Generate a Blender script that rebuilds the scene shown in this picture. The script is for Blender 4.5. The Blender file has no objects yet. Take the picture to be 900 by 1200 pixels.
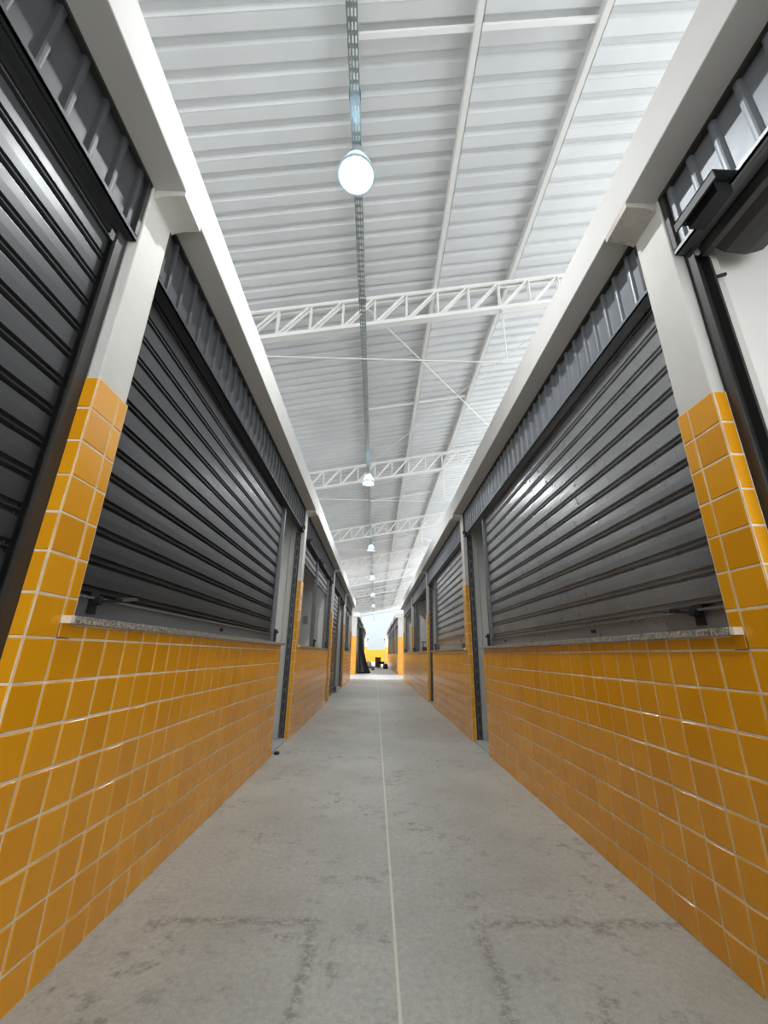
import bpy, math, random
from mathutils import Vector
random.seed(11)
D = bpy.data
SC = bpy.context.scene
COL = SC.collection
V = Vector

# ------------------------------------------------------------------ measured layout
A, B = -1.182, 1.410            # tile faces of the left and right stalls
CAMZ = 1.141
LY = [1.475, 6.50, 11.60, 16.42, 21.26]     # near faces of the pillars, left row
RY = [1.460, 6.56, 11.63, 16.76, 21.80]     # right row
SILL = 1.265
TT = 2.231                      # top of tiles on pillars
SOF = 3.420                     # beam soffit
BTOP = 3.690
LIP = 3.020

def roofz(x): return 5.69 + .195 * (x + .24)      # top of the trusses
TR = [4.33 + 5.08 * i for i in range(-1, 9)]      # truss positions

# ------------------------------------------------------------------ mesh helper
class MB:
    def __init__(s): s.v = []; s.f = []; s.m = []
    def face(s, pts, m=0):
        i = len(s.v); s.v += [tuple(p) for p in pts]; s.f.append(tuple(range(i, i + len(pts)))); s.m.append(m)
    def box(s, a, b, m=0, bev=0.0):
        (x0, y0, z0), (x1, y1, z1) = a, b
        x0, x1 = min(x0, x1), max(x0, x1); y0, y1 = min(y0, y1), max(y0, y1); z0, z1 = min(z0, z1), max(z0, z1)
        if bev <= 0:
            i = len(s.v)
            s.v += [(x0,y0,z0),(x1,y0,z0),(x1,y1,z0),(x0,y1,z0),(x0,y0,z1),(x1,y0,z1),(x1,y1,z1),(x0,y1,z1)]
            for q in ((0,3,2,1),(4,5,6,7),(0,1,5,4),(1,2,6,5),(2,3,7,6),(3,0,4,7)):
                s.f.append(tuple(i + k for k in q)); s.m.append(m)
        else:
            import bmesh
            bm = bmesh.new(); bmesh.ops.create_cube(bm, size=1)
            for v in bm.verts: v.co = ((x0+x1)/2 + v.co.x*(x1-x0), (y0+y1)/2 + v.co.y*(y1-y0), (z0+z1)/2 + v.co.z*(z1-z0))
            bmesh.ops.bevel(bm, geom=bm.edges[:], offset=bev, segments=2, affect='EDGES', profile=.5)
            i = len(s.v); bm.verts.index_update()
            s.v += [tuple(v.co) for v in bm.verts]
            for f in bm.faces: s.f.append(tuple(i + v.index for v in f.verts)); s.m.append(m)
            bm.free()
    def bar(s, p, q, w, h, m=0, up=V((0,0,1))):
        p, q = V(p), V(q); d = (q - p).normalized()
        a = d.cross(V(up))
        if a.length < 1e-4: a = d.cross(V((0,1,0)))
        a.normalize(); b = a.cross(d).normalized()
        a *= w/2; b *= h/2; i = len(s.v)
        for o in (p, q):
            for k in (-a-b, a-b, a+b, -a+b): s.v.append(tuple(o + k))
        for f in ((3,2,1,0),(4,5,6,7),(0,1,5,4),(1,2,6,5),(2,3,7,6),(3,0,4,7)):
            s.f.append(tuple(i + k for k in f)); s.m.append(m)
    def tube(s, pts, r, n=10, m=0, caps=True):
        pts = [V(p) for p in pts]; i = len(s.v)
        for k, p in enumerate(pts):
            d = (pts[min(k+1, len(pts)-1)] - pts[max(k-1, 0)]).normalized()
            a = d.cross(V((0,0,1)))
            if a.length < 1e-3: a = d.cross(V((0,1,0)))
            a.normalize(); b = a.cross(d)
            rr = r[k] if isinstance(r, (list, tuple)) else r
            for j in range(n):
                t = 2*math.pi*j/n; s.v.append(tuple(p + a*rr*math.cos(t) + b*rr*math.sin(t)))
        for k in range(len(pts)-1):
            for j in range(n):
                s.f.append((i+k*n+j, i+k*n+(j+1)%n, i+(k+1)*n+(j+1)%n, i+(k+1)*n+j)); s.m.append(m)
        if caps:
            s.f.append(tuple(i+j for j in reversed(range(n)))); s.m.append(m)
            s.f.append(tuple(i+(len(pts)-1)*n+j for j in range(n))); s.m.append(m)
    def lathe(s, c, prof, n=32, m=0):
        i = len(s.v)
        for (r, z) in prof:
            for j in range(n):
                t = 2*math.pi*j/n; s.v.append((c[0]+r*math.cos(t), c[1]+r*math.sin(t), c[2]+z))
        for k in range(len(prof)-1):
            for j in range(n):
                s.f.append((i+k*n+j, i+k*n+(j+1)%n, i+(k+1)*n+(j+1)%n, i+(k+1)*n+j)); s.m.append(m)
    def extrude(s, prof, a, b, m=0, closed=False, caps=False):
        """prof: list of points (callable of t) -> sweep between offsets a and b: prof(pt, t)"""
        n = len(prof[0]); i = len(s.v)
        for ring in prof: s.v += [tuple(p) for p in ring]
        for j in range(n if closed else n-1):
            s.f.append((i+j, i+(j+1)%n, i+n+(j+1)%n, i+n+j)); s.m.append(m)
        if caps and closed:
            s.f.append(tuple(i+j for j in reversed(range(n)))); s.m.append(m)
            s.f.append(tuple(i+n+j for j in range(n))); s.m.append(m)
    def tiles(s, O, U, W, N, us, vs, mt=1, mg=0, gap=.0043, skip=None):
        """glazed tiles on a grout bed: O origin, U/W axes, N outward normal"""
        O, U, W, N = V(O), V(U), V(W), V(N)
        P = lambda u, v, n: O + U*u + W*v + N*n
        flip = U.cross(W).dot(N) < 0
        def F(pts, m):
            s.face(list(reversed(pts)) if flip else pts, m)
        for a in range(len(us)-1):
            for b in range(len(vs)-1):
                if skip and skip(a, b): continue
                u0, u1, v0, v1 = us[a], us[a+1], vs[b], vs[b+1]
                F([P(u0,v0,.001),P(u1,v0,.001),P(u1,v1,.001),P(u0,v1,.001)], mg)
                j = lambda k: random.uniform(-k, k)
                g = gap + j(.0005); e = .0035
                du, dv = j(.0008), j(.0008)
                u0 += g+du; u1 -= g-du; v0 += g+dv; v1 -= g-dv
                if u1-u0 < .012 or v1-v0 < .012: continue
                base = .0042 + j(.0006); tx, ty = j(.0007), j(.0007)
                o = [P(u0,v0,.0012),P(u1,v0,.0012),P(u1,v1,.0012),P(u0,v1,.0012)]
                i_ = [P(u0+e,v0+e,base-tx-ty),P(u1-e,v0+e,base+tx-ty),P(u1-e,v1-e,base+tx+ty),P(u0+e,v1-e,base-tx+ty)]
                k = len(s.v); s.v += [tuple(p) for p in o + i_]
                for q in ((4,5,6,7),(0,1,5,4),(1,2,6,5),(2,3,7,6),(3,0,4,7)):
                    q = tuple(reversed(q)) if flip else q
                    s.f.append(tuple(k + t for t in q)); s.m.append(mt)
    def build(s, name, mats, parent=None, smooth=False, kind=None):
        me = D.meshes.new(name); me.from_pydata(s.v, [], s.f)
        mats = mats if isinstance(mats, (list, tuple)) else [mats]
        for mm in mats: me.materials.append(mm)
        me.polygons.foreach_set('material_index', s.m)
        if smooth: me.polygons.foreach_set('use_smooth', [True]*len(s.f))
        me.update()
        o = D.objects.new(name, me); COL.objects.link(o)
        if parent is not None:
            o.parent = parent
            pl = parent.location; 
            if parent.type == 'EMPTY': o.matrix_parent_inverse = parent.matrix_basis.inverted()
        if kind: o['kind'] = kind
        return o

def tag(o, label, cat, group=None, kind=None):
    o['label'] = label; o['category'] = cat
    if group: o['group'] = group
    if kind: o['kind'] = kind
    return o

def thing(name, loc, label, cat, group=None):
    o = D.objects.new(name, None); COL.objects.link(o); o.location = loc; o.empty_display_size = .1
    return tag(o, label, cat, group, 'thing')

def copy_tree(o, off, label=None, group=None):
    c = o.copy(); COL.objects.link(c); c.location = o.location + V(off)
    if label: c['label'] = label
    if group: c['group'] = group
    for ch in list(o.children):
        d = ch.copy(); COL.objects.link(d); d.parent = c; d.matrix_parent_inverse = ch.matrix_parent_inverse.copy()
        for g in list(ch.children):
            e = g.copy(); COL.objects.link(e); e.parent = d; e.matrix_parent_inverse = g.matrix_parent_inverse.copy()
    return c

# ------------------------------------------------------------------ materials
def mat(name, col, rough=.5, metal=0., spec=.5):
    m = D.materials.new(name); m.use_nodes = True
    n = m.node_tree.nodes; b = n['Principled BSDF']
    b.inputs['Base Color'].default_value = (*col, 1); b.inputs['Roughness'].default_value = rough
    b.inputs['Metallic'].default_value = metal; b.inputs['Specular IOR Level'].default_value = spec
    return m, m.node_tree, b
def nd(t, typ, **kw):
    x = t.nodes.new(typ)
    for k, v in kw.items():
        if hasattr(x, k): setattr(x, k, v)
        else: x.inputs[k].default_value = v
    return x
def lk(t, a, b): t.links.new(a, b)
def noise(t, scale, detail=4, rough=.55, vec=None, dist=0.):
    x = nd(t, 'ShaderNodeTexNoise'); x.inputs['Scale'].default_value = scale; x.inputs['Detail'].default_value = detail
    x.inputs['Roughness'].default_value = rough; x.inputs['Distortion'].default_value = dist
    if vec is not None: lk(t, vec, x.inputs['Vector'])
    return x.outputs['Fac']
def ramp(t, fac, stops):
    r = nd(t, 'ShaderNodeValToRGB'); cr = r.color_ramp
    while len(cr.elements) < len(stops): cr.elements.new(.5)
    for e, (p, c) in zip(cr.elements, stops):
        e.position = p; e.color = (*c, 1) if len(c) == 3 else c
    lk(t, fac, r.inputs['Fac']); return r.outputs['Color']
def mixc(t, fac, a, b, mode='MIX'):
    x = nd(t, 'ShaderNodeMix', data_type='RGBA', blend_type=mode)
    for i, q in ((0, fac), (6, a), (7, b)):
        if isinstance(q, (int, float)): x.inputs[i].default_value = q
        elif isinstance(q, tuple): x.inputs[i].default_value = (*q, 1)
        else: lk(t, q, x.inputs[i])
    return x.outputs[2]
def mth(t, op, a, b=None, c=None):
    x = nd(t, 'ShaderNodeMath', operation=op)
    for i, q in enumerate((a, b, c)):
        if q is None: continue
        if isinstance(q, (int, float)): x.inputs[i].default_value = q
        else: lk(t, q, x.inputs[i])
    return x.outputs[0]
def bump(t, b, h, strength=.2, dist=.01):
    x = nd(t, 'ShaderNodeBump'); x.inputs['Strength'].default_value = strength; x.inputs['Distance'].default_value = dist
    lk(t, h, x.inputs['Height']); lk(t, x.outputs[0], b.inputs['Normal'])
def pos(t): return nd(t, 'ShaderNodeNewGeometry').outputs['Position']

def g3(a): return tuple(a)
# glazed orange tile
M_TILE, t, b = mat('glazed_orange_tile', (.74, .29, .004), .17)
ri = nd(t, 'ShaderNodeNewGeometry').outputs['Random Per Island']
c1 = ramp(t, ri, [(0, (.76, .32, .003)), (.5, (.82, .36, .005)), (1, (.86, .385, .008))])
n1 = noise(t, 9, 4, vec=pos(t)); n2 = noise(t, 260, 2, vec=pos(t))
c1 = mixc(t, mth(t, 'MULTIPLY', n1, .30), c1, (.70, .26, .002))
c1 = mixc(t, ramp(t, n2, [(.62, (0,0,0)), (.78, (.35,.35,.35))]), c1, (.5, .15, .004))
lk(t, c1, b.inputs['Base Color']); b.inputs['Roughness'].default_value = .24
bump(t, b, noise(t, 22, 3, vec=pos(t)), .10, .008)
M_GROUT, t, b = mat('cream_grout', (.74, .58, .40), .85)
n1 = noise(t, 14, 5, vec=pos(t)); lk(t, ramp(t, n1, [(.3, (.70, .55, .36)), (.55, (.82, .69, .50)), (.75, (.86, .75, .58))]), b.inputs['Base Color'])
# painted plaster
def plaster(name, c, rough=.75, k=.10, bs=.12):
    m, t, b = mat(name, c, rough)
    n1 = noise(t, 2.6, 6, vec=pos(t)); n2 = noise(t, 45, 4, vec=pos(t))
    d = tuple(x*(1-k) for x in c)
    col = mixc(t, ramp(t, n1, [(.38, (0,0,0)), (.68, (1,1,1))]), c, d)
    lk(t, col, b.inputs['Base Color'])
    bump(t, b, mth(t, 'ADD', n2, mth(t, 'MULTIPLY', n1, 2.)), bs, .012)
    return m
M_PLAS = plaster('white_painted_plaster', (.65, .632, .59))
M_BEAM = plaster('white_painted_beam', (.54, .525, .50), .8, .05, .06)
M_ROOM = plaster('stall_wall_paint', (.84, .82, .78), .8, .06, .05)
M_ROUGH = plaster('rough_mortar', (.62, .57, .50), .95, .35, .9)
M_SLAB = plaster('slab_concrete', (.55, .54, .52), .9, .15, .1)
# dark painted shutter steel
def steel(name, c, rough, metal=.75, grain=True):
    m, t, b = mat(name, c, rough, metal)
    n1 = noise(t, 3.2, 5, vec=pos(t)); n2 = noise(t, 18, 3, vec=pos(t))
    col = mixc(t, n1, tuple(x*.82 for x in c), tuple(x*1.18 for x in c)); lk(t, col, b.inputs['Base Color'])
    r = mth(t, 'ADD', mth(t, 'MULTIPLY', n2, .16), rough - .08); lk(t, r, b.inputs['Roughness'])
    return m
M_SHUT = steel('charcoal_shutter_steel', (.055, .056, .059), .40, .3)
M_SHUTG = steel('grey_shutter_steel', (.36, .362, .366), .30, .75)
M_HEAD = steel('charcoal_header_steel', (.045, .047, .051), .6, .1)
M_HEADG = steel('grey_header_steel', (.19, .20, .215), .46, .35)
for q_ in (M_SHUT, M_HEAD): q_.node_tree.nodes['Principled BSDF'].inputs['Specular IOR Level'].default_value = .35
M_RAIL = steel('dark_guide_steel', (.055, .052, .05), .5, .5, False)
M_POST = steel('grey_post_steel', (.17, .173, .178), .42, .6, False)
M_GALV, t, b = mat('galvanised_tray', (.42, .50, .52), .38, .85)
lk(t, ramp(t, noise(t, 30, 3, vec=pos(t)), [(.3, (.34,.42,.44)), (.7, (.50,.58,.60))]), b.inputs['Base Color'])
M_BLACK, t, b = mat('black_iron', (.018, .018, .02), .55, .3)
# white roof sheet and trusses
M_ROOF, t, b = mat('white_roof_sheet', (.64, .65, .65), .42)
n1 = noise(t, 1.1, 4, vec=pos(t)); lk(t, ramp(t, n1, [(.3, (.58,.588,.59)), (.7, (.67,.678,.68))]), b.inputs['Base Color'])
M_TRUSS, t, b = mat('white_truss_paint', (.78, .77, .74), .5)
# granite sill
M_GRAN, t, b = mat('grey_granite', (.3, .29, .27), .35)
vo = nd(t, 'ShaderNodeTexVoronoi'); vo.inputs['Scale'].default_value = 130; lk(t, pos(t), vo.inputs['Vector'])
g1 = ramp(t, noise(t, 75, 6, .75, vec=pos(t)), [(.32, (.05,.048,.04)), (.46, (.20,.18,.14)), (.55, (.42,.40,.36)), (.68, (.62,.60,.55))])
lk(t, mixc(t, .35, g1, vo.outputs['Color'], 'SOFT_LIGHT'), b.inputs['Base Color'])
M_GEND, t, b = mat('mortar_end', (.75, .64, .50), .9)
M_CARD, t, b = mat('brown_board', (.16, .075, .03), .8)
M_TARP, t, b = mat('black_plastic_tarp', (.010, .014, .018), .35)
M_RUBBER, t, b = mat('black_rubber', (.02, .02, .02), .7)
M_FAR = plaster('pale_blue_white_wall', (.37, .40, .415), .8, .05, .05)
M_BAG, t, b = mat('white_sack', (.75, .75, .74), .8)
M_RUB, t, b = mat('grey_rubble', (.33, .31, .29), .95)
M_PLATE, t, b = mat('grey_plastic_box', (.42, .41, .39), .5)
# lamp
M_BULB, t, b = mat('lamp_glow', (1, 1, 1), .4); b.inputs['Emission Color'].default_value = (.86, .95, 1, 1); b.inputs['Emission Strength'].default_value = 16
M_SHADE = D.materials.new('opal_lamp_shade'); M_SHADE.use_nodes = True; t = M_SHADE.node_tree; t.nodes.clear()
o_ = nd(t, 'ShaderNodeOutputMaterial'); d_ = nd(t, 'ShaderNodeBsdfDiffuse'); d_.inputs['Color'].default_value = (.42, .46, .48, 1)
tr_ = nd(t, 'ShaderNodeBsdfTranslucent'); tr_.inputs['Color'].default_value = (.62, .70, .74, 1)
mx = nd(t, 'ShaderNodeMixShader'); mx.inputs[0].default_value = .5; lk(t, d_.outputs[0], mx.inputs[1]); lk(t, tr_.outputs[0], mx.inputs[2]); lk(t, mx.outputs[0], o_.inputs[0])
M_CAP, t, b = mat('lamp_cap', (.30, .36, .36), .5, .4)

# concrete floor
M_FLOOR, t, b = mat('worn_concrete_floor', (.42, .42, .39), .5)
p = pos(t); sep = nd(t, 'ShaderNodeSeparateXYZ'); lk(t, p, sep.inputs[0]); X, Y = sep.outputs['X'], sep.outputs['Y']
nL = noise(t, .9, 6, .6, p); nM = noise(t, 9, 10, .75, p); nF = noise(t, 38, 6, .7, p); nS = noise(t, 190, 2, .5, p)
c = ramp(t, nL, [(.30, (.46,.465,.42)), (.50, (.57,.58,.535)), (.70, (.66,.675,.625))])
c = mixc(t, mth(t, 'MULTIPLY', ramp(t, nF, [(.40, (0,0,0)), (.66, (1,1,1))]), .42), c, (.29,.285,.255))
c = mixc(t, ramp(t, noise(t, 120, 3, .6, p), [(.60, (0,0,0)), (.68, (.6,.6,.6))]), c, (.78,.77,.74))
st = mth(t, 'MULTIPLY', ramp(t, nM, [(.52, (0,0,0)), (.66, (1,1,1))]), ramp(t, noise(t, 1.7, 4, .6, p), [(.46, (0,0,0)), (.60, (1,1,1))]))
c = mixc(t, mth(t, 'MULTIPLY', st, .8), c, (.13,.13,.115))
st2 = ramp(t, noise(t, 2.3, 9, .72, p, .4), [(.60, (0,0,0)), (.68, (1,1,1))])
c = mixc(t, mth(t, 'MULTIPLY', st2, .38), c, (.27,.235,.185))
wob = mth(t, 'MULTIPLY', mth(t, 'SUBTRACT', noise(t, 7, 5, .6, p), .5), .10)
def line(coord, at, w, soft): # 1 on the line
    d = mth(t, 'ABSOLUTE', mth(t, 'SUBTRACT', coord, at))
    x = nd(t, 'ShaderNodeMapRange', interpolation_type='SMOOTHSTEP'); lk(t, d, x.inputs[0])
    x.inputs[1].default_value = w; x.inputs[2].default_value = w + soft; x.inputs[3].default_value = 1; x.inputs[4].default_value = 0
    return x.outputs[0]
def rng(coord, a, b_):
    return mth(t, 'MULTIPLY', mth(t, 'GREATER_THAN', coord, a), mth(t, 'LESS_THAN', coord, b_))
Xw, Yw = mth(t, 'ADD', X, wob), mth(t, 'ADD', Y, wob)
crack = None
for q in (mth(t, 'MULTIPLY', line(Yw, 2.36, .008, .05), rng(X, -.95, -.24)), mth(t, 'MULTIPLY', line(Xw, -.25, .006, .045), rng(Y, 1.2, 2.38)),
          mth(t, 'MULTIPLY', line(Yw, 2.36, .008, .05), rng(X, .48, 1.42)), mth(t, 'MULTIPLY', line(Xw, .485, .006, .045), rng(Y, 1.2, 2.38))):
    crack = q if crack is None else mth(t, 'MAXIMUM', crack, q)
c = mixc(t, mth(t, 'MULTIPLY', mth(t, 'MULTIPLY', crack, ramp(t, noise(t, 26, 6, .75, p), [(.44, (0,0,0)), (.56, (1,1,1))])), .62), c, (.19,.17,.135))
c = mixc(t, mth(t, 'MULTIPLY', mth(t, 'MULTIPLY', line(Y, 3.2, .003, .006), rng(X, -1.2, .112)), .5), c, (.60,.58,.53))
c = mixc(t, mth(t, 'MULTIPLY', line(X, .110, .004, .004), .95), c, (.86,.82,.72))
lk(t, c, b.inputs['Base Color'])
lk(t, mth(t, 'ADD', mth(t, 'MULTIPLY', nM, .25), .38), b.inputs['Roughness'])
bump(t, b, mth(t, 'ADD', nF, mth(t, 'MULTIPLY', crack, -.5)), .4, .006)
M_CROSS = plaster('daylit_cross_floor', (.66, .65, .65), .4, .08, .05)  # paler tone stands in for daylight entering from the sides

# ------------------------------------------------------------------ floor, roof
HX0, HX1 = -4.6, 4.9
m = MB(); m.box((HX0, -3.7, -.12), (HX1, 80, 0)); m.build('floor', M_FLOOR, kind='structure')

m = MB(); pitch = .186
def sheet_edge(Yp, Z):
    return None
prof = []; y = -3.7; n = 0
YR1 = 47.2
cur = []
sheets = []
while y < YR1:
    s0 = y
    cur = [(y - .02, -.004)]
    for k in range(5):
        yy = y + k*pitch
        cur += [(yy, -.004 if k == 0 else 0), (yy + .088, 0), (yy + .112, .034), (yy + .150, .034), (yy + .174, 0)]
        if k in (1, 3): cur += [(yy + .179, .0), (yy + .181, .003), (yy + .184, .0)]
    cur += [(y + 5*pitch + .012, .001)]
    sheets.append(cur); y += 5*pitch
for cu in sheets:
    r0 = [(HX0, yy, roofz(HX0) + .115 + zz) for (yy, zz) in cu]
    r1 = [(HX1, yy, roofz(HX1) + .115 + zz) for (yy, zz) in cu]
    m.extrude([r0, r1], 0, 1)
roof = m.build('ceiling', M_ROOF, kind='structure')
sm = roof.modifiers.new('thick', 'SOLIDIFY'); sm.thickness = .0015; sm.offset = 1
# ------------------------------------------------------------------ trusses
def make_truss(label):
    root = thing('roof_truss', (0, 0, 0), label, 'roof truss', 'white lattice roof trusses')
    X0, X1 = -4.348, 4.556
    zl = lambda x: roofz(x) - .455
    for nm, zf, hh in (('upper_chord', lambda x: roofz(x) - .022, .045), ('lower_chord', zl, .055)):
        q = MB()
        for dy in (-.032, .032):
            q.bar((X0, dy, zf(X0)), (X1, dy, zf(X1)), .026, hh)
        q.bar((X0, 0, zf(X0) + (hh/2-.005 if nm[0] == 'u' else -hh/2+.005)), (X1, 0, zf(X1) + (hh/2-.005 if nm[0] == 'u' else -hh/2+.005)), .088, .008)
        q.build(nm, M_TRUSS, root)
    vb = db = None; k = 0; x = X0
    while x < X1 - .01:
        if vb is None:
            q = MB(); 
            for dy in (-.028, .028): q.bar((x, dy, zl(x)+.02), (x, dy, roofz(x)-.04), .024, .007, up=(1,0,0)) ; q.bar((x+.009, dy*.8, zl(x)+.02), (x+.009, dy*.8, roofz(x)-.04), .006, .02, up=(1,0,0))
            vb = q.build('vertical_bar', M_TRUSS, root)
            q = MB()
            for dy in (-.03, .03): q.bar((x+.02, dy, zl(x)+.02), (x+.40, dy, roofz(x+.40)-.035), .020, .022)
            db = q.build('diagonal_bar', M_TRUSS, root)
        else:
            for o in (vb, db):
                c = o.copy(); COL.objects.link(c); c.parent = root; c.location = (k*.424, 0, k*.424*.195)
        k += 1; x += .424
    return root
ORD = ['first', 'second', 'third', 'fourth', 'fifth', 'sixth', 'seventh', 'eighth', 'ninth']
t0 = make_truss('white lattice roof truss overhead, first one ahead crossing the perforated cable tray')
t0.location = (0, TR[1], 0)
for i in range(2, len(TR)):
    copy_tree(t0, (0, TR[i]-TR[1], 0), 'white lattice roof truss, %s one away along the aisle roof' % ORD[i-1])

# purlins, struts, rods
def simple(name, mb, mt, label, cat, group=None, smooth=False):
    o = mb.build(name, mt, smooth=smooth); return tag(o, label, cat, group, 'thing')
for x, lab in ((-.29, 'white roof purlin hidden just above the cable tray'), (.69, 'long white roof purlin, first one right of the cable tray'),
               (1.74, 'long white roof purlin, second one right of the cable tray')):
    m = MB(); z = roofz(x)
    m.box((x-.006, -3.6, z+.002), (x+.0, 47, z+.112)); m.box((x, -3.6, z), (x+.055, 47, z+.005)); m.box((x, -3.6, z+.107), (x+.055, 47, z+.112)); m.box((x+.05, -3.6, z), (x+.055, 47, z+.022))
    simple('roof_purlin', m, M_TRUSS, lab, 'purlin', 'roof purlins')
for i, yy in enumerate((1.83, 7.05, 12.2, 17.3, 22.4)):
    m = MB(); x0, x1 = -.29, 1.74
    m.bar((x0, yy, roofz(x0)+.05), (x1, yy, roofz(x1)+.05), .035, .035)
    simple('purlin_strut', m, M_TRUSS, 'thin white strut between purlins, %s along the roof' % (['nearest, in front of the first lamp', 'second, beyond the first truss', 'third, beyond the second truss', 'fourth, beyond the third truss', 'fifth, beyond the fourth truss'][i]), 'roof strut', 'struts between purlins')
def rodline(p, q, r=.008):
    m = MB(); m.tube([p, q], r, 8); return m
for i in (1, 3):
    a, b_ = TR[i], TR[i+1]
    w = 'between the first and second truss' if i == 1 else 'between the third and fourth truss'
    simple('brace_rod', rodline((-.3, a, roofz(-.3)-.02), (3.3, b_, roofz(3.3)-.02)), M_TRUSS, 'thin white diagonal brace rod running away to the right, ' + w, 'brace rod', 'diagonal roof brace rods')
    simple('brace_rod', rodline((-.3, b_, roofz(-.3)-.035), (3.3, a, roofz(3.3)-.035)), M_TRUSS, 'thin white diagonal brace rod running away to the left, ' + w, 'brace rod', 'diagonal roof brace rods')
for i in range(1, 6):
    e = thing('tie_rod', (1.62, TR[i], 4.715), 'thin level white tie rod hung below the %s truss' % ORD[i-1], 'tie rod', 'tie rods below the trusses')
    rodline((-3.2, TR[i], 4.715), (3.4, TR[i], 4.715), .009).build('rod', M_TRUSS, e)
    m = MB(); m.tube([(1.62, TR[i], 4.715), (1.62, TR[i], roofz(1.62)-.48)], .009, 8); m.box((1.60, TR[i]-.03, roofz(1.62)-.50), (1.64, TR[i]+.03, roofz(1.62)-.42)); m.build('hanger', M_TRUSS, e)

# ------------------------------------------------------------------ cable tray
TX, TZ, TW = -.238, 5.035, .037
tray = thing('cable_tray', (TX, 20, TZ), 'perforated galvanised cable tray running along the aisle under the trusses', 'cable tray')
m = MB(); y = -3.5; P_, S_ = .062, .036
xs = [-TW, -.0275, -.0175, -.005, .005, .0175, .0275, TW]
while y < 51:
    m.face([(TX-TW, y, TZ), (TX-TW, y+P_-S_, TZ), (TX+TW, y+P_-S_, TZ), (TX+TW, y, TZ)])
    for k in (0, 2, 4, 6):
        m.face([(TX+xs[k], y+P_-S_, TZ), (TX+xs[k], y+P_, TZ), (TX+xs[k+1], y+P_, TZ), (TX+xs[k+1], y+P_-S_, TZ)])
    y += P_
for sx in (-1, 1): m.box((TX+sx*TW, -3.5, TZ), (TX+sx*(TW-.0015), 51, TZ+.045))
chn = m.build('channel', M_GALV, tray)
for yy in (1.86, 3.72, 5.62, 6.35, 9.0, 12.0, 15.0, 18.0, 21.0, 24.0):
    m = MB(); m.box((TX-TW-.006, yy-.03, TZ-.006), (TX+TW+.006, yy+.03, TZ-.001)); 
    for sx in (-1, 1): m.box((TX+sx*(TW+.001), yy-.03, TZ-.006), (TX+sx*(TW+.006), yy+.03, TZ+.05))
    m.build('joint_sleeve', M_GALV, chn)
for i in range(1, len(TR)):
    m = MB(); zb = roofz(TX) - .50
    for sx in (-1, 1): m.box((TX+sx*(TW+.002), TR[i]-.012, TZ), (TX+sx*(TW+.006), TR[i]+.012, zb+.02))
    m.build('hanger', M_GALV, tray)

# ------------------------------------------------------------------ lamps
LAMPY = [2.17 + 6.09*k for k in range(7)] + [50.6]
def make_lamp(label):
    e = thing('pendant_lamp', (TX+.01, LAMPY[0], 4.665), label, 'lamp', 'round pendant lamps under the tray')
    c = (TX+.01, LAMPY[0], 4.665)
    m = MB(); m.lathe(c, [(.140,.0),(.146,.006),(.143,.012),(.132,.05),(.112,.10),(.088,.15),(.066,.19),(.052,.205)], 40)
    sh = m.build('lamp_shade', M_SHADE, e, smooth=True)
    sl = sh.modifiers.new('thick', 'SOLIDIFY'); sl.thickness = .003
    m = MB(); m.lathe(c, [(.134,-.004),(.146,-.004),(.149,.003),(.146,.010),(.136,.010),(.134,-.004)], 40); m.build('rim', M_CAP if False else M_SHADE, e, smooth=True)
    m = MB(); m.lathe(c, [(.0,.30),(.03,.30),(.052,.285),(.056,.26),(.056,.205),(.050,.195),(.0,.195)], 28); m.build('cap', M_CAP, e, smooth=True)
    m = MB(); m.tube([(c[0], c[1], c[2]+.295), (c[0], c[1], TZ-.002)], .012, 12); m.build('stem', M_CAP, e, smooth=True)
    m = MB(); m.lathe(c, [(.0,.022),(.045,.026),(.068,.045),(.075,.08),(.066,.12),(.045,.155),(.030,.19)], 28); m.build('bulb', M_BULB, e, smooth=True)
    L = D.lights.new('lamp_light', 'SPOT'); L.energy = 1080; L.color = (.95, .985, 1); L.spot_size = math.radians(150); L.spot_blend = .7; L.shadow_soft_size = .07
    lo = D.objects.new('lamp_light', L); COL.objects.link(lo); lo.parent = e; lo.location = (0, 0, .06)
    return e
lamp = make_lamp('large glowing pendant lamp hanging nearest, in front of the first truss')
for k, yy in enumerate(LAMPY[1:], 1):
    copy_tree(lamp, (0, yy-LAMPY[0], 0), ['','glowing pendant lamp seen against the second truss, second from the front','small glowing pendant lamp beyond the third truss, third from the front','fourth glowing pendant lamp away along the tray','fifth glowing pendant lamp away along the tray','sixth glowing pendant lamp away along the tray','seventh glowing pendant lamp, last one under the trussed roof','farthest and lowest glowing pendant lamp, beyond the trussed roof'][k])

# ------------------------------------------------------------------ stalls
ROWV = [0, .131] + [.131 + .15*i for i in range(1, 15)]       # tile courses up to 2.231
ROWS_LOW = [v for v in ROWV if v <= 1.19] + [1.235]

class Side:
    def __init__(s, name, face, sg): s.n = name; s.f = face; s.g = sg
    def x(s, d): return s.f + s.g*d          # d: depth behind the tile face
LS, RS = Side('left', A, -1), Side('right', B, 1)

def bx(s, m, d0, d1, y0, y1, z0, z1, mt=0, bev=0): m.box((s.x(d0), y0, z0), (s.x(d1), y1, z1), mt, bev)

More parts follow.
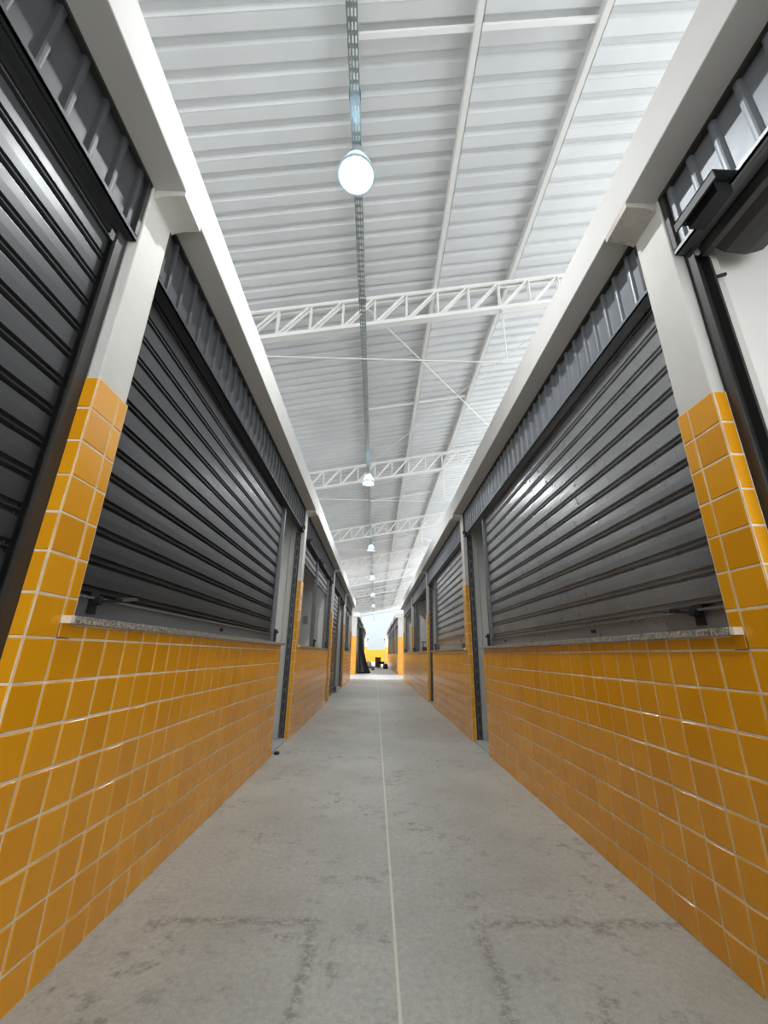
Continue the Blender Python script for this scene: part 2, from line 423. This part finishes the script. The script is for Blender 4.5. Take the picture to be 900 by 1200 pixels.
def pillar(s, y0, label, tw=.149, rough=False, last=False):
    e = thing('tiled_pillar', (s.x(.1), y0, 0), label, 'pillar', 'tiled pillars along the aisle')
    half = tw + .066
    m = MB(); bx(s, m, .014, .24, y0+.012, y0+half-.004, 0, SOF, 0, .006); m.build('shaft', M_PLAS, e)
    m = MB()
    N = (-s.g, 0, 0)
    m.tiles((s.x(.008), y0, 0), (0,1,0), (0,0,1), N, [0, tw, half], ROWV, skip=lambda a, b: a == 1 and ROWV[b] < 1.24 - .06)
    bx(s, m, .008, .013, y0+.002, y0+tw, 0, TT-.001, 0); bx(s, m, .008, .013, y0+tw, y0+half-.001, 1.235, TT-.001, 0)
    m.tiles((s.x(.008-.004), y0+.006, 0), (s.g,0,0), (0,0,1), (0,-1,0), [0, .064], ROWV)
    bx(s, m, .010, .07, y0+.006, y0+.0115, 0, TT-.001, 0)
    m.build('tile_cladding', [M_GROUT, M_TILE], e)
    if not last:
        m = MB(); n = 8
        # haunch below the soffit: flat underside, curved toward the pillar
        ya, yb = y0+.03, y0+half+.01
        pr = [(s.x(-.139), SOF), (s.x(-.139), SOF-.032)] + [(s.x(-.10+.114*q/n), SOF-.034-.03*(q/n)**2.6) for q in range(n+1)] + [(s.x(.02), SOF)]
        r0 = [(a_, ya, b_) for a_, b_ in pr]; r1 = [(a_, yb, b_) for a_, b_ in pr]
        m.extrude([r0, r1], 0, 1, 0, True, True)
        o = m.build('bracket', M_ROUGH if rough else M_PLAS, e)
        if rough:
            o['label'] = 'rough unpainted mortar bracket'
    return e

def low_wall(s, y0, y1, tw):
    m = MB(); bx(s, m, .012, .14, y0, y1-.001, 0, 1.2345, 0)
    us = [0]; 
    while us[-1] + tw < (y1-y0) - .02: us.append(us[-1]+tw)
    us.append(y1-y0)
    m.tiles((s.x(.008), y0, 0), (0,1,0), (0,0,1), (-s.g,0,0), us, ROWS_LOW)
    bx(s, m, .0082, .0125, y0, y1-.001, 0, 1.2345, 0)
    return m.build('wall_%s' % s.n, [M_GROUT, M_TILE], kind='structure')

def sill(s, y0, y1, label):
    e = thing('stone_sill', (s.x(.05), (y0+y1)/2, 1.235), label, 'window sill', 'granite sills on the low walls')
    m = MB(); bx(s, m, -.034, .20, y0+.022, y1, 1.236, SILL, 0, .002); m.build('slab', M_GRAN, e)
    m = MB(); bx(s, m, -.034, .006, y0, y0+.0225, 1.236, SILL, 0, .003); m.build('mortar_end', M_GEND, e)['label'] = 'pale mortared end of the sill'
    return e

SLAT = [(0,0),(.004,-.020),(.016,-.020),(.019,-.003),(.021,.003),(.026,.004),(.029,-.003),(.032,-.020),(.046,-.020),(.049,.0005),(.090,.0015),(.131,.0005)]
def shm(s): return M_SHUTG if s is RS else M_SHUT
def curtain_mesh(s, d, y0, y1, z0, z1, pitch=.135):
    m = MB(); pts = []; z = z0
    while z < z1:
        for (a, o) in SLAT:
            if z + a <= z1: pts.append((s.x(d-o), z+a))
        z += pitch
    r0 = [(a, y0, b_) for a, b_ in pts]; r1 = [(a, y1, b_) for a, b_ in pts]
    m.extrude([r0, r1] if s.g < 0 else [r1, r0], 0, 1)
    # closing back sheet
    bx(s, m, d+.024, d+.028, y0, y1, z0, z1)
    return m

def shutter(s, y0, y1, zb, label, group, window=True, handle=None, locks=(), d=.115):
    e = thing('roller_shutter', (s.x(d), (y0+y1)/2, zb), label, 'roller shutter', group)
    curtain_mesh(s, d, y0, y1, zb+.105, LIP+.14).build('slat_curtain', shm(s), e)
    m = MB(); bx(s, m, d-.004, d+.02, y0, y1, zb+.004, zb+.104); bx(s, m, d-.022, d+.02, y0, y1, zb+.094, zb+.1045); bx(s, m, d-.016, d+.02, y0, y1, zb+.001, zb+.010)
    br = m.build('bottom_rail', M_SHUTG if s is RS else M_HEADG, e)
    if handle is not None:
        m = MB(); y = handle
        q = lambda dd, yy, zz: (s.x(d-dd), yy, zz)
        m.bar(q(.006, y, zb+.03), q(.006, y, zb+.125), .055, .012, up=(1,0,0))
        m.bar(q(.03, y-.01, zb+.085), q(.052, y+.14, zb+.108), .03, .012)
        m.bar(q(.05, y+.08, zb+.10), q(.055, y+.23, zb+.122), .022, .018)
        m.tube([q(-.0, y, zb+.085), q(.045, y, zb+.09)], .02, 12)
        lh = m.build('latch_handle', M_BLACK, e); lh['label'] = 'black lever latch on the bottom rail'
        m = MB(); m.bar(q(.056, y+.12, zb+.108), q(.056, y+.24, zb+.126), .026, .014); m.build('latch_tip', M_POST, lh)['label'] = 'bare steel tip of the latch'
    for y in locks:
        m = MB(); m.tube([(s.x(d-.002), y, zb+.055), (s.x(d-.018), y, zb+.055)], .012, 12); bx(s, m, d-.01, d, y-.03, y+.03, zb+.045, zb+.065)
        m.build('lock', M_BLACK, br)
    return e

def header(s, y0, y1, label, clamps=(), ribp=.137, light=False):
    e = thing('shutter_header', (s.x(.06), (y0+y1)/2, LIP), label, 'shutter header', 'ribbed steel headers over the openings')
    m = MB(); pts = []; y = y0
    while y < y1:
        for (a, o) in ((0,0),(.094,0),(.100,.016),(.108,.018),(.118,.018),(.126,.016),(.132,0)):
            if y+a < y1: pts.append((s.x(.045-o), y+a))
        y += ribp
    pts.append((s.x(.045), y1))
    r0 = [(a, b_, LIP+.005) for a, b_ in pts]; r1 = [(a, b_, SOF-.002) for a, b_ in pts]
    m.extrude([r1, r0] if s.g < 0 else [r0, r1], 0, 1)
    bx(s, m, .05, .054, y0, y1, LIP, SOF-.002)
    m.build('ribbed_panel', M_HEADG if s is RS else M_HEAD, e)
    m = MB(); bx(s, m, .022, .034, y0, y1, LIP, LIP+.022); bx(s, m, .022, .10, y0, y1, LIP, LIP+.004); ba = m.build('bottom_angle', M_POST if light else (M_HEADG if s is RS else M_HEAD), e)
    m = MB(); bx(s, m, .018, .05, y0, y1, SOF-.018, SOF-.001); bx(s, m, .022, .05, y0, y0+.022, LIP+.03, SOF-.018); bx(s, m, .022, .05, y1-.022, y1, LIP+.03, SOF-.018)
    m.build('edge_frame', M_RAIL, e)
    for y in clamps:
        m = MB(); bx(s, m, -.025, .03, y-.028, y+.028, LIP+.018, LIP+.03); bx(s, m, -.03, -.018, y-.012, y+.012, LIP-.01, LIP+.045); bx(s, m, .0, .03, y-.02, y+.02, LIP-.02, LIP+.02)
        m.build('clamp', M_BLACK, ba)
    return e

def rail(s, yp, label, sg=-1, z0=0.0, holes=True):
    """U guide channel standing against a pillar's near side (sg=-1) ; with notched teeth"""
    e = thing('guide_rail', (s.x(.1), yp, z0), label, 'guide rail', 'shutter guide rails')
    m = MB(); ya, yb = sorted((yp, yp+sg*.045))
    bx(s, m, .068, .074, ya, yb, z0, LIP-.002); bx(s, m, .135, .141, ya, yb, z0, LIP-.002); bx(s, m, .068, .141, (yb if sg < 0 else ya)-.003, (yb if sg < 0 else ya)+.003, z0, LIP-.002)
    ch_ = m.build('channel', M_RAIL, e)
    if holes: ladder(s, .080, .130, ya-.004, z0+.02, LIP-.06).build('slotted_strip', M_POST, ch_)
    return e

def ladder(s, d0, d1, y, z0, z1):
    '''one slotted strip facing the viewer's end of the aisle'''
    m = MB(); z = z0; w_ = (d1-d0)*.28
    Q = lambda a, b_, c_, d_: m.face([(s.x(a), y, c_), (s.x(b_), y, c_), (s.x(b_), y, d_), (s.x(a), y, d_)])
    while z < z1:
        Q(d0, d1, z, z+.05); Q(d0, d0+w_, z+.05, z+.15); Q(d1-w_, d1, z+.05, z+.15); z += .15
    Q(d0, d1, z, z+.05)
    return m
def post(s, y, label, z0=SILL, foot=True):
    e = thing('guide_post', (s.x(.11), y, z0), label, 'guide post', 'steel guide posts of the openings')
    m = MB(); bx(s, m, .075, .155, y-.022, y+.022, z0+.002, LIP-.002, 0, .004); m.build('tube', M_POST, e)
    m = MB(); bx(s, m, .06, .17, y-.04, y+.04, z0+.001, z0+.012); bx(s, m, .045, .075, y-.012, y+.012, z0+.012, z0+.16); bx(s, m, .03, .06, y-.03, y+.03, z0+.11, z0+.14); m.build('foot_latch', M_BLACK, e)
    return e

def roll(s, y0, y1, label, r=.15, drop=0.):
    e = thing('rolled_shutter', (s.x(.3), (y0+y1)/2, 3.2), label, 'rolled up shutter', 'rolled up shutters')
    m = MB(); cx, cz = s.x(.30), SOF-.02-r
    k = 26; pr = []
    for q in range(k):
        a = 2*math.pi*q/k; rr = r*(1 - .02*(q % 2))
        pr.append((cx + rr*math.cos(a), cz + rr*math.sin(a)))
    m.extrude([[(a, y0, b_) for a, b_ in pr], [(a, y1, b_) for a, b_ in pr]], 0, 1, 0, True, True)
    m.build('coil', M_RAIL, e)
    zb = LIP - .02 - drop
    curtain_mesh(s, .115, y0, y1, zb+.06, SOF-.12).build('slat_curtain', M_SHUT, e)
    m = MB(); bx(s, m, .105, .135, y0, y1, zb, zb+.06); m.build('bottom_rail', M_RAIL, e)
    return e

def partition(s, y, dmax=3.0):
    m = MB(); bx(s, m, .242, dmax, y+.06, y+.20, 0, 3.5); m.build('wall_%s_partition' % s.n, M_ROOM, kind='structure')

def beam(s, y0, y1):
    m = MB(); bx(s, m, -.14, .26, y0, y1, SOF, BTOP, 0, .006); m.build('beam_%s' % s.n, M_BEAM, kind='structure')
def shell(s, y0, y1):
    m = MB(); bx(s, m, .26, 3.1, y0, y1, 3.5, 3.62); m.build('slab_%s' % s.n, M_SLAB, kind='structure')
    m = MB(); bx(s, m, 3.0, 3.1, y0, y1, 0, 3.5); m.build('wall_%s_back' % s.n, M_ROOM, kind='structure')
def endwall(s, y, tiled=True):
    m = MB(); bx(s, m, -.0+.012, 3.1, y+.012, y+.16, 0, BTOP, 2); bx(s, m, .009, 3.1, y+.008, y+.013, 0, TT-.001, 0)
    us = [0.]
    while us[-1] < 2.9: us.append(us[-1]+.151)
    m.tiles((s.x(.008), y+.008, 0), (s.g,0,0), (0,0,1), (0,-1,0), us, ROWV)
    m.tiles((s.x(.008), y+.008, 0), (0,1,0), (0,0,1), (-s.g,0,0), [0, .152], ROWV)
    bx(s, m, .0082, .0122, y+.008, y+.16, 0, TT-.001, 0)
    m.build('wall_%s_end' % s.n, [M_GROUT, M_TILE, M_BEAM], kind='structure')

def side_word(s): return 'left' if s.n == 'left' else 'right'
BAYW = ['nearest', 'second', 'third', 'fourth']

# ---- first block, both rows
for s, PY, tw in ((LS, LY, .149), (RS, RY, .153)):
    w = side_word(s)
    for k, y in enumerate(PY):
        lab = [ 'orange tiled white pillar nearest on the %s of the aisle, in the foreground' % w,
                'orange tiled pillar on the %s beside the first open doorway' % w,
                'third orange tiled pillar along the %s row' % w, 'fourth orange tiled pillar along the %s row' % w,
                'last narrow orange tiled pillar of the %s row, before the pale cross passage' % w][k]
        if k == 0 and s is RS: lab = 'orange tiled white pillar nearest on the right, with rough mortar at its top'
        pillar(s, y, lab, tw, rough=(s is RS and k == 0))
        partition(s, y)
    beam(s, -3.7, PY[-1]+.24); shell(s, -3.7, PY[-1]+.2)

# left row ------------------------------------------------------------
# bay 0: closed full-height shutter
header(LS, -3.5, LY[0]+.004, 'ribbed steel header above the tall closed shutter at the left edge', ribp=.137)
shutter(LS, -3.5, LY[0]-.06, 0, 'tall dark closed roller shutter at the left edge, down to the floor', 'closed roller shutters', d=.10)
e = rail(LS, LY[0]+.004, 'flat dark guide rail between the tall left shutter and the nearest left pillar', holes=False)
m = MB(); bx(LS, m, .062, .075, LY[0]-.058, LY[0]+.003, 0, LIP-.003); m.build('cover_strip', M_RAIL, e)
# bay 1
h = .149
low_wall(LS, LY[0]+h, 5.47, .149); sill(LS, LY[0]+.145, 5.50, 'speckled granite sill under the nearest left window shutter')
header(LS, LY[0]+.216, LY[1]+.004, 'ribbed steel header above the nearest left window shutter', clamps=(LY[1]-.22,))
shutter(LS, LY[0]+.216, 5.30, SILL, 'dark closed roller shutter above the nearest left granite sill', 'closed roller shutters', handle=1.93, locks=(3.6,))
post(LS, 5.33, 'steel guide post at the far end of the nearest left shutter')
rail(LS, LY[1]+.004, 'notched dark guide rail in the first open doorway on the left')
# bay 2
low_wall(LS, LY[1]+h, 10.92, .149); sill(LS, LY[1]+.145, 10.95, 'granite sill under the open second window on the left')
header(LS, LY[1]+.216, LY[2]+.004, 'ribbed steel header above the open second left window', clamps=(LY[1]+.55, 8.62, 8.95, 10.7))
roll(LS, LY[1]+.22, 8.70, 'dark rolled up shutter above the second left window', drop=.34)
roll(LS, 8.82, 10.8, 'short dark rolled up shutter right of the middle post in the second left window', drop=.42)
post(LS, 8.76, 'steel post dividing the open second left window'); post(LS, 10.86, 'steel post at the far end of the open second left window')
rail(LS, LY[2]+.004, 'dark guide rail on the third left pillar')
# bay 3: shutter to the floor and open doorway
header(LS, LY[2]+.216, LY[3]+.004, 'ribbed steel header above the left shutter that reaches the floor beyond the open window')
shutter(LS, LY[2]+.216, 14.2, 0, 'closed roller shutter reaching the floor beyond the open left window', 'closed roller shutters')
post(LS, 14.28, 'steel post beside the far open doorway on the left', z0=0.0); rail(LS, LY[3]+.004, 'dark guide rail in the far open doorway on the left')
# bay 4
low_wall(LS, LY[3]+h, 21.2, .149); sill(LS, LY[3]+.145, 21.23, 'granite sill under the farthest left window')
header(LS, LY[3]+.216, LY[4]+.004, 'ribbed steel header above the farthest left window before the cross passage')
roll(LS, LY[3]+.22, 21.1, 'dark rolled up shutter above the farthest left window', drop=.2)
post(LS, 18.6, 'nearer steel post in the farthest left window'); post(LS, 20.0, 'farther steel post in the farthest left window')

# right row -----------------------------------------------------------
h = .153
header(RS, -3.5, RY[0]+.004, 'ribbed steel header above the open stall at the right edge', ribp=.137, light=True)
hd = D.objects[[o.name for o in D.objects if o.get('label') == 'ribbed steel header above the open stall at the right edge'][0]]
m = MB(); bx(RS, m, -.075, .03, 1.10, 1.33, LIP+.012, LIP+.02); bx(RS, m, -.075, -.067, 1.10, 1.33, LIP-.03, LIP+.02); bx(RS, m, -.04, .03, 1.14, 1.30, LIP-.05, LIP+.01); m.build('clamp', M_BLACK, hd)
roll(RS, -3.5, RY[0]-.04, 'dark rolled up shutter in the open stall at the right edge', r=.21, drop=.04)
e = rail(RS, RY[0]+.004, 'pair of dark guide rails beside the nearest right pillar', holes=False)
m = MB(); bx(RS, m, .1425, .158, RY[0]-.03, RY[0]+.004, 0, LIP-.05); m.build('inner_rail', M_RAIL, e)
m = MB(); m.tube([(RS.x(.157), RY[0]-.01, 2.86), (RS.x(.215), RY[0]-.02, 2.875)], .009, 8); m.build('stop_pin', M_BLACK, e)
low_wall(RS, RY[0]+h, 5.66, .153); sill(RS, RY[0]+.155, 5.69, 'speckled granite sill under the nearest right window shutter')
header(RS, RY[0]+.22, RY[1]+.004, 'ribbed steel header above the nearest right window shutter', clamps=(RY[1]-.18,))
shutter(RS, RY[0]+.22, 5.52, SILL, 'grey closed roller shutter above the nearest right granite sill', 'closed roller shutters', handle=1.95, locks=(2.95, 5.0))
post(RS, 5.56, 'steel guide post at the far end of the nearest right shutter')
rail(RS, RY[1]+.004, 'notched dark guide rail in the first open doorway on the right')
low_wall(RS, RY[1]+h, 10.70, .153); sill(RS, RY[1]+.145, 10.73, 'granite sill under the second closed shutter on the right')
header(RS, RY[1]+.22, RY[2]+.004, 'ribbed steel header above the second closed shutter on the right')
shutter(RS, RY[1]+.22, 10.45, SILL+.09, 'second closed grey roller shutter along the right row', 'closed roller shutters', locks=(7.6, 9.6))
post(RS, 10.52, 'steel guide post at the far end of the second right shutter'); rail(RS, RY[2]+.004, 'dark guide rail on the third right pillar')
low_wall(RS, RY[2]+h, RY[3], .153); sill(RS, RY[2]+.145, RY[3]-.005, 'granite sill under the open right window with a cabinet inside')
header(RS, RY[2]+.22, RY[3]+.004, 'ribbed steel header above the open right window with a cabinet inside')
roll(RS, RY[2]+.22, 15.9, 'dark rolled up shutter above the open right window', drop=.0)
post(RS, 16.0, 'nearer steel post in the open right window'); post(RS, 16.6, 'farther steel post in the open right window')
low_wall(RS, RY[3]+h, RY[4], .153); sill(RS, RY[3]+.145, RY[4]-.005, 'granite sill under the farthest right window')
header(RS, RY[3]+.22, RY[4]+.004, 'ribbed steel header above the farthest right window before the cross passage')
roll(RS, RY[3]+.22, 21.0, 'dark rolled up shutter above the farthest right window', drop=.05)
post(RS, 21.1, 'steel post in the farthest right window')

# thresholds of the doorways
for i, (s, y0, y1) in enumerate(((LS, 5.48, LY[1]), (RS, 5.67, RY[1]), (LS, 14.3, LY[3]), (RS, 10.71, RY[2])), 1):
    m = MB(); bx(s, m, .03, .3, y0, y1-.05, 0, .03, 0, .004); m.build('trim_%d' % i, M_SLAB, kind='structure')

# ---- second and third blocks beyond the cross passage
def far_block(s, ys, y1, which):
    w = side_word(s); endwall(s, ys); beam(s, ys-.1, y1); shell(s, ys, y1)
    PY = []; y = ys+5.0
    while y < y1-1: PY.append(y); y += 5.0
    prev = ys+.17
    for k, y in enumerate(PY + [y1]):
        if k: prev += .0
        nm = '%s bay of the %s %s stall block' % (BAYW[min(k,3)].replace('nearest','first'), 'distant' if which == 'second' else 'farthest', w)
        if k == 0 and which == 'second':
            header(s, prev, y, 'grey header over the dark doorway, ' + nm)
            low_wall(s, prev+1.5, y-.1, .15); sill(s, prev+1.5, y-.08, 'thin granite sill, ' + nm)
            post(s, prev+1.45, 'dark steel post, ' + nm, z0=0)
        else:
            st = prev + (.149 if k else 0)
            low_wall(s, st, y-.1, .15); sill(s, st, y-.08, 'thin granite sill, ' + nm)
            header(s, prev+.2, y, 'grey header, ' + nm); post(s, (prev+y)/2, 'steel post, ' + nm)
        if k < len(PY):
            pillar(s, y, 'slim orange tiled pillar ending the ' + nm, .149); partition(s, y)
            prev = y
for s in (LS, RS):
    far_block(s, 27.0, 51.5, 'second'); far_block(s, 63, 68.5, 'third')

# far wall
m = MB(); m.box((HX0, 78, 0), (HX1, 78.2, 9.4), 0)
us = [0.]; 
while us[-1] < 4.8: us.append(us[-1]+.2)
vs = [.2*i for i in range(0, 11)]
m.box((-2.4, 77.985, 0), (2.4, 77.999, 2.0), 1)
m.tiles((-2.4, 77.98, 0), (1,0,0), (0,0,1), (0,-1,0), us, vs, mt=2, mg=1, gap=.003)
m.build('wall_back', [M_FAR, M_GROUT, M_TILE], kind='structure')
# thin pale sheet over the cross passage floor, daylight painted as colour
m = MB(); m.box((HX0, 21.75, 0), (HX1, 26.95, .004)); m.build('floor_cross_daylit', M_CROSS, kind='structure')

# ------------------------------------------------------------------ small things
# tarp hanging at the left of the second block
def tarp():
    m = MB(); rows = 22; n = 30
    top = 2.95
    for r in range(rows+1):
        f = r/rows; z = top*(1-f) + .006
        yc = 28.9; y0 = yc - .75 - .10*f; y1 = yc + .75 + .25*f
        for q in range(n+1):
            u = q/n
            out = -.03 + .06 + (.24 + .58*f**2.4) * (math.sin(math.pi*u)**.8) + .05*math.sin(u*31 + 2*f)*(.3+f) + .02*math.sin(u*67+f*5)
            zz = z + (.05*math.sin(u*17)*(1-f)) 
            m.v.append((A + out, y0+(y1-y0)*u, max(.006, zz)))
    for r in range(rows):
        for q in range(n):
            a = r*(n+1)+q; m.f.append((a, a+1, a+n+2, a+n+1)); m.m.append(0)
    k = len(m.v)
    return m
o = tarp().build('plastic_tarp', M_TARP, smooth=True); tag(o, 'black plastic tarp draped from the left stall front beyond the cross passage', 'tarp', None, 'thing')
sl = o.modifiers.new('thick', 'SOLIDIFY'); sl.thickness = .012; sl.offset = -1

# cart
cy = 40.0
c = thing('hand_cart', (.55, cy, 0), 'small dark hand cart standing at the far end of the aisle', 'cart')
m = MB(); m.box((.25, cy-.3, .36), (.85, cy+.5, .40)); m.box((.25, cy-.3, .40), (.28, cy+.5, .58)); m.box((.82, cy-.3, .40), (.85, cy+.5, .58)); m.box((.28, cy-.3, .40), (.82, cy-.27, .58)); m.build('tray', M_BLACK, c)
for x in (.32, .78):
    m = MB(); m.tube([(x-.03, cy+.35, .16), (x+.03, cy+.35, .16)], .16, 20); m.build('wheel', M_RUBBER, c)
    m = MB(); m.bar((x, cy-.2, .37), (x, cy-.25, .0), .04, .04); m.build('leg', M_BLACK, c)
m = MB(); m.tube([(.85, cy-.2, .5), (1.05, cy-.5, .62)], .02, 8); m.tube([(.85, cy+.1, .5), (1.05, cy-.2, .62)], .02, 8); m.build('handle', M_BLACK, c)
c = thing('cardboard_box', (.3, 43.2, 0), 'brown box standing behind the hand cart at the far end', 'box')
m = MB(); m.box((.02, 42.9, 0), (.58, 43.5, .88), 0, .01); m.build('body', M_CARD, c)
m = MB(); m.box((.0, 42.88, .86), (.6, 43.52, .93), 0, .008); m.build('lid', M_RUBBER, c)
b_ = MB()
b_.lathe((.95, 38.6, 0), [(0,0),(.17,.0),(.20,.08),(.19,.3),(.12,.42),(.05,.46),(0,.46)], 18); o = b_.build('refuse_sack', M_TARP, smooth=True); tag(o, 'small black sack on the floor right of the hand cart', 'sack', None, 'thing')
b_ = MB(); b_.lathe((-.62, 43.6, .0), [(0,0),(.25,.0),(.3,.15),(.27,.38),(.16,.52),(0,.55)], 18); o = b_.build('cement_sack', M_BAG, smooth=True); tag(o, 'white sack standing in the rubble at the far left of the aisle', 'sack', None, 'thing')
# rubble heap
import bmesh
bm = bmesh.new(); rr = random.Random(3)
for k in range(60):
    u = rr.random(); x = -.95 + .9*rr.random()*(1-.3*u); y = 39 + 3.5*rr.random(); sz = .05+.09*rr.random()
    r = bmesh.ops.create_icosphere(bm, subdivisions=1, radius=sz)
    for v in r['verts']:
        v.co *= rr.uniform(.75, 1.2); v.co.x = v.co.x*1.3 + x; v.co.y += y; v.co.z = max(0, v.co.z*.8 + sz*.5 + .10*max(0, -x-.3))
me = D.meshes.new('rubble'); bm.to_mesh(me); bm.free(); me.materials.append(M_RUB)
o = D.objects.new('rubble', me); COL.objects.link(o); tag(o, 'low heap of grey building rubble on the left at the far end', 'rubble', None, 'stuff')
m = MB(); m.box((-.32, 35.2, 0), (.02, 35.7, .05), 0, .01); m.box((-.25, 35.3, .05), (-.05, 35.62, .12), 0, .02); o = m.build('tool_case', M_BLACK); tag(o, 'flat dark case lying on the floor past the tarp', 'case', None, 'thing')
# broken piece by the first left doorway
m = MB(); m.lathe((A-.0+.03, 5.62, 0), [(0,0),(.03,0),(.036,.012),(.024,.03),(0,.036)], 9); o = m.build('stone_chip', M_BLACK); tag(o, 'small dark stone chip on the floor beside the first left doorway', 'stone', None, 'thing')
# breaker box on the partition in the open left window
c = thing('breaker_box', (-1.92, 11.65, 1.95), 'small grey breaker box on the wall inside the open left window', 'breaker box')
m = MB(); m.box((-1.99, 11.625, 1.92), (-1.86, 11.66, 2.12), 0, .005); m.build('case', M_PLATE, c)
m = MB(); m.box((-1.978, 11.618, 1.94), (-1.872, 11.626, 2.10), 0, .003); m.build('door', M_PLATE, c)
# cabinet inside the right open window
c = thing('low_cabinet', (1.75, 14.8, 0), 'dark low cabinet with a pale board on top inside the open right window', 'cabinet')
m = MB(); m.box((1.62, 14.5, 0), (2.1, 15.0, 1.42), 0, .005); m.build('body', M_CARD, c)
m = MB(); m.box((1.66, 14.49, 1.02), (2.06, 14.502, 1.36), 0, .002); m.build('door', M_CARD, c)
m = MB(); m.box((1.60, 14.55, 1.42), (1.64, 14.6, 1.57)); m.box((2.0, 14.55, 1.42), (2.04, 14.6, 1.57)); m.box((1.52, 14.4, 1.57), (2.15, 15.05, 1.60), 0, .004); m.build('top_board', M_PLATE, c)

# ------------------------------------------------------------------ light
w = D.worlds.new('World'); SC.world = w; w.use_nodes = True
bg = w.node_tree.nodes['Background']; bg.inputs[0].default_value = (.93, .97, 1, 1); bg.inputs[1].default_value = 1.9

# ------------------------------------------------------------------ camera
f, pch, yaw, rol = 481.84, .3349, .0150, .0166
fw = V((math.sin(yaw)*math.cos(pch), math.cos(yaw)*math.cos(pch), math.sin(pch)))
r0 = V((math.cos(yaw), -math.sin(yaw), 0)); u0 = r0.cross(fw)
rt = math.cos(rol)*r0 + math.sin(rol)*u0; up = math.cos(rol)*u0 - math.sin(rol)*r0
from mathutils import Matrix
M = Matrix(((rt.x, up.x, -fw.x, 0), (rt.y, up.y, -fw.y, 0), (rt.z, up.z, -fw.z, CAMZ), (0,0,0,1)))
cam = D.cameras.new('camera'); co = D.objects.new('camera', cam); COL.objects.link(co); co.matrix_world = M
cam.sensor_fit = 'HORIZONTAL'; cam.sensor_width = 36; cam.lens = f/900*36; cam.clip_start = .02; cam.clip_end = 300
SC.camera = co
vs_ = SC.view_settings; vs_.view_transform = 'Standard'; vs_.look = 'None'; vs_.exposure = 0.65; vs_.gamma = 1; vs_.use_curve_mapping = False
